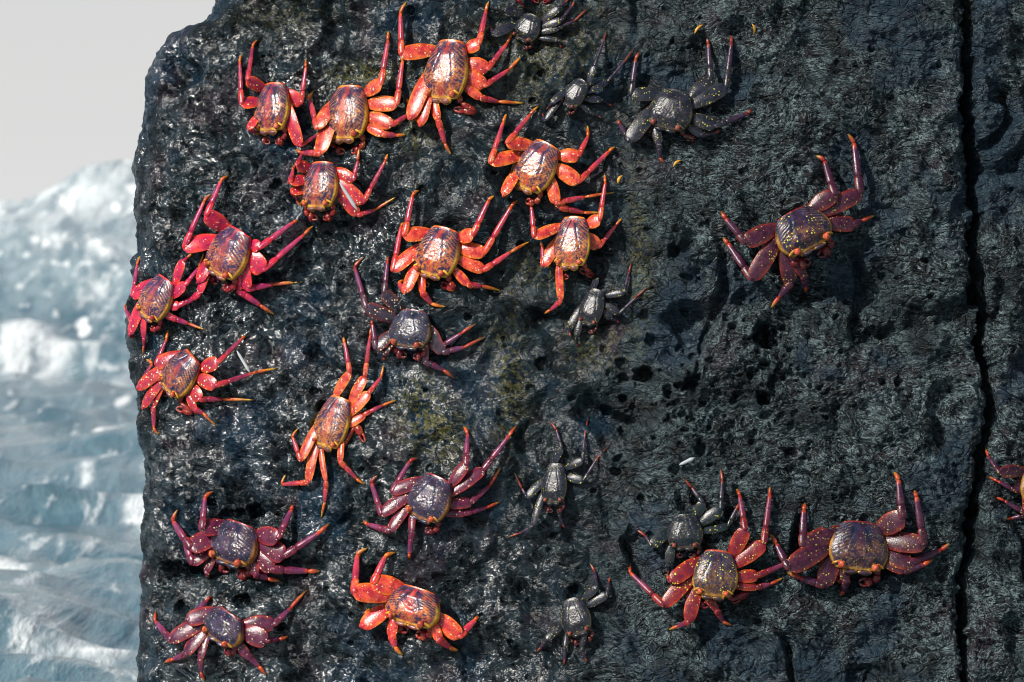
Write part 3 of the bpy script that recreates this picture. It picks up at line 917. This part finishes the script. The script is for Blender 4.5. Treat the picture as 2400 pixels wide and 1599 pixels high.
make_crab('F', (905, 545), (720, 1115), 430,
          [((430, 650), (525, 185), (610, 130)), ((300, 1050), (395, 540), (430, 500)), ((450, 1295), (365, 1200), (465, 1150)), ((640, 1310), (740, 1430), (910, 1465))],
          [((1215, 645), (1400, 240), (1465, 195)), ((1345, 850), (1660, 310), (1735, 245)), ((1340, 1045), (1650, 840), (1875, 715)), ((1160, 1210), (1320, 1230), (1545, 1285))],
          'orange', 'orange-pink crab in the centre left with widely spread legs, above a dark blue crab', seed=8,
          claws=[None, ((1010, 1265), (850, 1200))])
make_crab('G', (640, 460), (585, 990), 325,
          [((228, 680), (195, 350), (178, 305)), ((320, 975), (310, 770), (295, 735)), None, ((500, 1330), (390, 1425), (330, 1460))],
          [((895, 505), (952, 120), (945, 40)), ((880, 785), (1060, 560), (1122, 488))],
          'orange', 'crab with smooth blue-grey shell back and golden front below the salmon crab', seed=9,
          claws=[None, ((830, 1080), (690, 1010))])
make_crab('H', (692, 735), (872, 1035), 400,
          [((335, 985), (172, 790), (135, 735)), ((385, 1275), (190, 990), (150, 945)), ((690, 1310), (600, 1420), (535, 1508)), ((800, 1250), (812, 1340), (815, 1380))],
          [((1045, 600), (962, 330), (892, 290)), ((1250, 590), (1200, 190), (1145, 118)), ((1200, 840), (1260, 810), (1365, 768))],
          'maroon', 'lone purple crab with yellow speckles high on the right part of the rock', seed=10)
make_crab('I', (860, 450), (545, 860), 350,
          [((420, 560), (540, 270), (560, 160)), ((212, 835), (375, 555), (300, 505)), ((275, 1050), (275, 1030), (260, 1020)), ((390, 1050), (395, 1290), (455, 1370))],
          [((1125, 545), (1410, 260), (1455, 232)), ((1105, 805), (1530, 660), (1818, 605)), ((925, 960), (1180, 960), (1550, 970)), ((870, 1080), (960, 1120), (1115, 1275))],
          'red', 'red and yellow crab at the left rock edge, halfway down, blue flank showing', seed=11,
          claws=[None, ((850, 1120), (650, 1060))])
make_crab('J', (625, 590), (498, 970), 215,
          [((690, 420), (650, 195), (643, 160)), ((330, 1065), (268, 895), (312, 832)), ((385, 1225), (192, 1240), (222, 1165)), ((515, 1220), (505, 1370), (478, 1492))],
          [((800, 450), (840, 140), (848, 85)), ((830, 570), (920, 450), (937, 362)), ((795, 725), (930, 660), (1035, 622)), ((620, 1075), (740, 1200), (805, 1243))],
          'orange', 'narrow red crab seen on its side near the centre left, legs fanned up and down', seed=12,
          claws=[0, ((735, 800), (800, 930))])
make_crab('K', (885, 670), (795, 1085), 390,
          [((555, 490), (592, 150), (602, 100)), ((360, 650), (235, 215), (345, 108)), ((468, 1095), (425, 830), (420, 785)), ((555, 1150), (560, 1190), (545, 1230))],
          [None, ((1135, 1095), (1390, 930), (1560, 820)), ((1190, 1135), (1420, 1080), (1665, 955)), ((1000, 1235), (1200, 1330), (1332, 1432))],
          'slate', 'dark slate-blue crab with purple leg tips just below the central orange-pink crab', seed=13)
make_crab('L', (1070, 640), (900, 1150), 520,
          [((590, 735), (630, 345), (745, 275)), ((450, 965), (238, 640), (305, 490)), ((480, 1150), (385, 920), (390, 870)), ((650, 1255), (660, 1290), (680, 1310))],
          [((1520, 845), (1690, 490), (1705, 440)), ((1600, 1060), (2040, 770), (2155, 668)), ((1450, 1225), (1900, 1250), (2045, 1250)), ((1250, 1280), (1400, 1340), (1570, 1372))],
          'plum', 'plum-coloured crab with shiny blue-grey shell at lower left, next to three dark holes', seed=14)
make_crab('M', (870, 640), (680, 1060), 360,
          [((408, 795), (580, 500), (668, 478)), ((305, 1015), (208, 710), (275, 635)), ((390, 1175), (170, 1110), (132, 1075)), ((600, 1180), (575, 1400), (588, 1450))],
          [((1120, 535), (1140, 235), (1095, 160)), ((1290, 580), (1540, 255), (1615, 155)), ((1170, 895), (1350, 740), (1470, 540)), ((1110, 1005), (1320, 950), (1455, 893))],
          'plum', 'violet crab with dark blue yellow-flecked shell in the lower centre', seed=15)
make_crab('N', (1110, 440), (930, 790), 460,
          [((572, 545), (820, 290), (868, 250)), ((365, 785), (180, 560), (195, 425)), ((560, 950), (400, 1020), (285, 1065)), ((730, 1030), (740, 1180), (788, 1295))],
          [((1630, 595), (1830, 400), (2055, 158)), ((1540, 795), (1700, 780), (1810, 745)), None, ((1300, 970), (1450, 1110), (1545, 1225))],
          'plum', 'dark crab with crimson leg ends in the bottom left corner of the rock', seed=16)
make_crab('O', (1030, 640), (885, 1080), 560,
          [((480, 590), (620, 275), (748, 232)), ((255, 700), (290, 255), (415, 182)), ((358, 1105), (390, 960), (445, 895)), ((700, 1220), (740, 1350), (838, 1448))],
          [None, None, ((1500, 1225), (1690, 1025), (1722, 985)), ((1260, 1260), (1380, 1350), (1490, 1395))],
          'orange', 'bright orange crab with glinting striped shell at the bottom, left of centre', seed=17)
make_crab('P', (700, 598), (662, 920), 268,
          [((385, 810), (365, 795), (355, 760)), ((335, 975), (108, 755), (110, 690)), ((500, 1085), (430, 1112), (365, 1138)), ((690, 1010), (730, 1080), (795, 1108))],
          [((880, 465), (842, 230), (822, 190)), ((1005, 560), (1047, 225), (1045, 175)), ((960, 775), (1160, 690), (1305, 628)), ((960, 852), (1050, 830), (1135, 788))],
          'flecked', 'crab with gold-flecked shell and red legs, left of the pair at lower right', seed=18,
          claws=[None, ((905, 880), (790, 955))])
make_crab('P', (1655, 405), (1635, 745), 350,
          [((1268, 575), (1275, 330), (1285, 285)), ((1175, 725), (1090, 560), (1048, 490)), ((1410, 835), (1250, 790), (1160, 750)), ((1560, 805), (1540, 880), (1515, 908))],
          [((1940, 385), (1912, 130), (1878, 75)), ((2085, 565), (2032, 240), (2018, 200)), ((1985, 695), (2200, 600), (2255, 555)), ((1950, 740), (2080, 700), (2140, 660))],
          'maroon', 'deep maroon crab with dark blue shell, right of the pair beside the crack', seed=19)

# ------------------------------------------------------------------ dark crabs that match the rock
make_crab('Q', (600, 170), (445, 460), 270,
          [((265, 110),), ((130, 405), (100, 320))],
          [((880, 95), (960, 20)), ((905, 235), (1040, 60), (1062, 10)), ((885, 315), (1060, 240), (1260, 50)), ((885, 465), (900, 520))],
          'dark', 'dark blue crab with yellow-spotted legs at the top edge, right of the large orange crab', seed=20)
make_crab('Q', (1175, 920), (965, 1215), 225,
          [None, ((800, 1180), (760, 1230)), ((720, 1390), (700, 1330))],
          [((1290, 755), (1400, 450), (1435, 355)), ((1440, 935), (1640, 700), (1755, 545)), ((1375, 1150), (1460, 1200)), ((1250, 1300), (1340, 1340))],
          'dark', 'dark grey crab left of the yellow-spotted black crab near the top', seed=21)
make_crab('R', (820, 745), (690, 1150), 400,
          [((345, 795), (392, 430), (442, 345)), ((325, 1265), (230, 1090), (205, 1045)), None, ((630, 1300), (640, 1440), (695, 1492))],
          [((1155, 625), (1132, 270), (1118, 215)), ((1315, 715), (1370, 255), (1358, 185)), ((1200, 1115), (1540, 980), (1578, 935)), ((1060, 1205), (1200, 1180), (1260, 1150))],
          'dark', 'black crab with yellow-spotted legs at top right of centre, two legs raised straight up', seed=22,
          claws=[None, ((1010, 1240), (900, 1230))])
make_crab('S', (660, 500), (490, 1050), 320,
          [((650, 350), (700, 320)), ((215, 1100), (230, 1180)), ((330, 1250), (345, 1350))],
          [((1065, 560), (1140, 240), (1185, 75)), ((985, 885), (1250, 630), (1475, 435)), ((870, 960), (950, 1000))],
          'dark', 'dark greenish crab under the crab with the golden front, by a mossy streak', seed=23)
make_crab('T', (685, 645), (655, 1080), 235,
          [((745, 495), (690, 300), (598, 188)), ((380, 1015), (330, 920), (250, 750)), ((445, 1315), (300, 1390), (150, 1440))],
          [((965, 625), (990, 340), (1032, 145)), ((975, 835), (1120, 600), (1272, 440)), None, ((720, 1200), (760, 1300))],
          'dark', 'grey-green crab with yellow flecks in the lower middle, right of the violet crab', seed=24)
make_crab('U', (465, 530), (570, 985), 325,
          [None, None, ((160, 1050), (80, 1150)), ((385, 1150), (385, 1300), (380, 1360))],
          [((780, 405), (750, 200), (690, 100)), ((905, 490), (930, 330)), None, ((590, 1160), (640, 1280), (670, 1330))],
          'dark', 'camouflaged grey crab with one bright glint near the bottom centre', seed=25)
make_crab('V', (660, 860), (655, 1290), 385,
          [None, ((250, 1250), (170, 1130), (20, 1030)), ((460, 1490), (455, 1560))],
          [((870, 720), (740, 540), (625, 415)), ((1095, 800), (1112, 450), (1090, 285)), ((1185, 1005), (1290, 790), (1320, 740))],
          'dark', 'camouflaged blue-grey crab above and left of the gold-flecked crab', seed=26)
make_crab('X', (655, 560), (665, 760), 150,
          [((480, 605), (425, 530), (410, 485)), ((560, 690), (470, 645), (420, 620)), ((610, 800), (500, 735), (415, 698)), ((600, 800), (530, 815), (500, 818))],
          [None], 'maroon', 'crab cut off by the right edge, only its left legs showing', seed=27)
make_crab('Q', (640, -330), (660, -70), 250,
          [((430, -150), (380, -60)), ((420, 0), (460, 60))],
          [((900, -200), (1000, -250)), ((930, -80), (1010, -40))],
          'red', 'crab cut off by the top edge, only its reddish claws showing', seed=28,
          claws=[((560, -20), (650, 25)), ((790, -10), (700, 30))])

# ------------------------------------------------------------------ small things
def simple_mat(name, col, rough, spec=0.5):
    k = NT(name)
    tc = k.n('TexCoord').outputs['Object']
    nz = k.noise(tc, 260, 3, 0.6)
    k.l(k.mix(k.ramp(nz, .3, .7), tuple(np.array(col) * .75), col), k.b.inputs['Base Color'])
    k.b.inputs['Roughness'].default_value = rough
    k.b.inputs['Specular IOR Level'].default_value = spec
    return k.m

M_YEL = simple_mat('yellow_shell_bit', (.62, .30, .03), .35)

def bit(p0, p1, w, label):
    a = np.array(on_rock(*p0, .003)); b = np.array(on_rock(*p1, .003))
    n = np.array(base_normal(a[0]))
    c = Crab()
    pr = np.array([.1, .6, .9, 1, .95, .8, .5, .1])
    W = np.cross(n, b - a); W /= np.linalg.norm(W)
    c.loft(seg_pts(a, b, 8, n * .003 + W * .003), pr * w, pr * w * .6, W, lambda u, x: np.ones((len(u), 3)), 8)
    V = np.vstack(c.v)
    ob = mesh_object('broken_crab_leg', V - a, np.vstack(c.q), np.vstack(c.t))
    ob.location = a
    ob.data.materials.append(M_YEL)
    tag(ob, label, 'crab leg', 'broken leg tips on the rock')

bit((1628, 80), (1649, 58), .0024, 'yellow leg tip lying above the two raised black legs, the left one')
bit((1763, 57), (1766, 82), .0024, 'yellow leg tip lying above the two raised black legs, the right one')
bit((1578, 392), (1598, 376), .0024, 'orange leg tip lying below the yellow-spotted black crab')
bit((1449, 432), (1460, 411), .0030, 'yellow leg tip beside the raised leg of the crab with the golden front')

def drop_mat():
    k = NT('water_drop')
    k.b.inputs['Base Color'].default_value = (.62, .66, .68, 1)
    k.b.inputs['Roughness'].default_value = .12
    k.b.inputs['Transmission Weight'].default_value = .45
    k.b.inputs['IOR'].default_value = 1.33
    return k.m
M_DROP = drop_mat()

def squirt(p0, p1, w, h, label):
    a = np.array(on_rock(*p0, h)); b = np.array(on_rock(*p1, h))
    c = Crab()
    W = np.cross([0, -1, 0], b - a); W /= np.linalg.norm(W)
    t = np.linspace(0, 1, 14)
    pr = np.clip(np.sin(np.pi * np.clip(t * .92 + .06, 0, 1)) * 1.6, .08, 1) * (.75 + .35 * t)
    c.loft(seg_pts(a, b, 14), pr * w, pr * w, W, lambda u, x: np.ones((len(u), 3)), 10)
    V = np.vstack(c.v)
    ob = mesh_object('water_squirt', V - b, np.vstack(c.q), np.vstack(c.t))
    ob.location = b
    ob.data.materials.append(M_DROP)
    tag(ob, label, 'water', 'thin water squirts')

squirt((796, 428), (838, 494), .0036, .075, 'thin white streak of water across the striped shell of the upper left crab')
squirt((555, 822), (586, 874), .0030, .035, 'thin white streak of water near the leg of the red and yellow crab')
squirt((1592, 1090), (1628, 1073), .0032, .010, 'short pale streak of water above the camouflaged blue-grey crab')
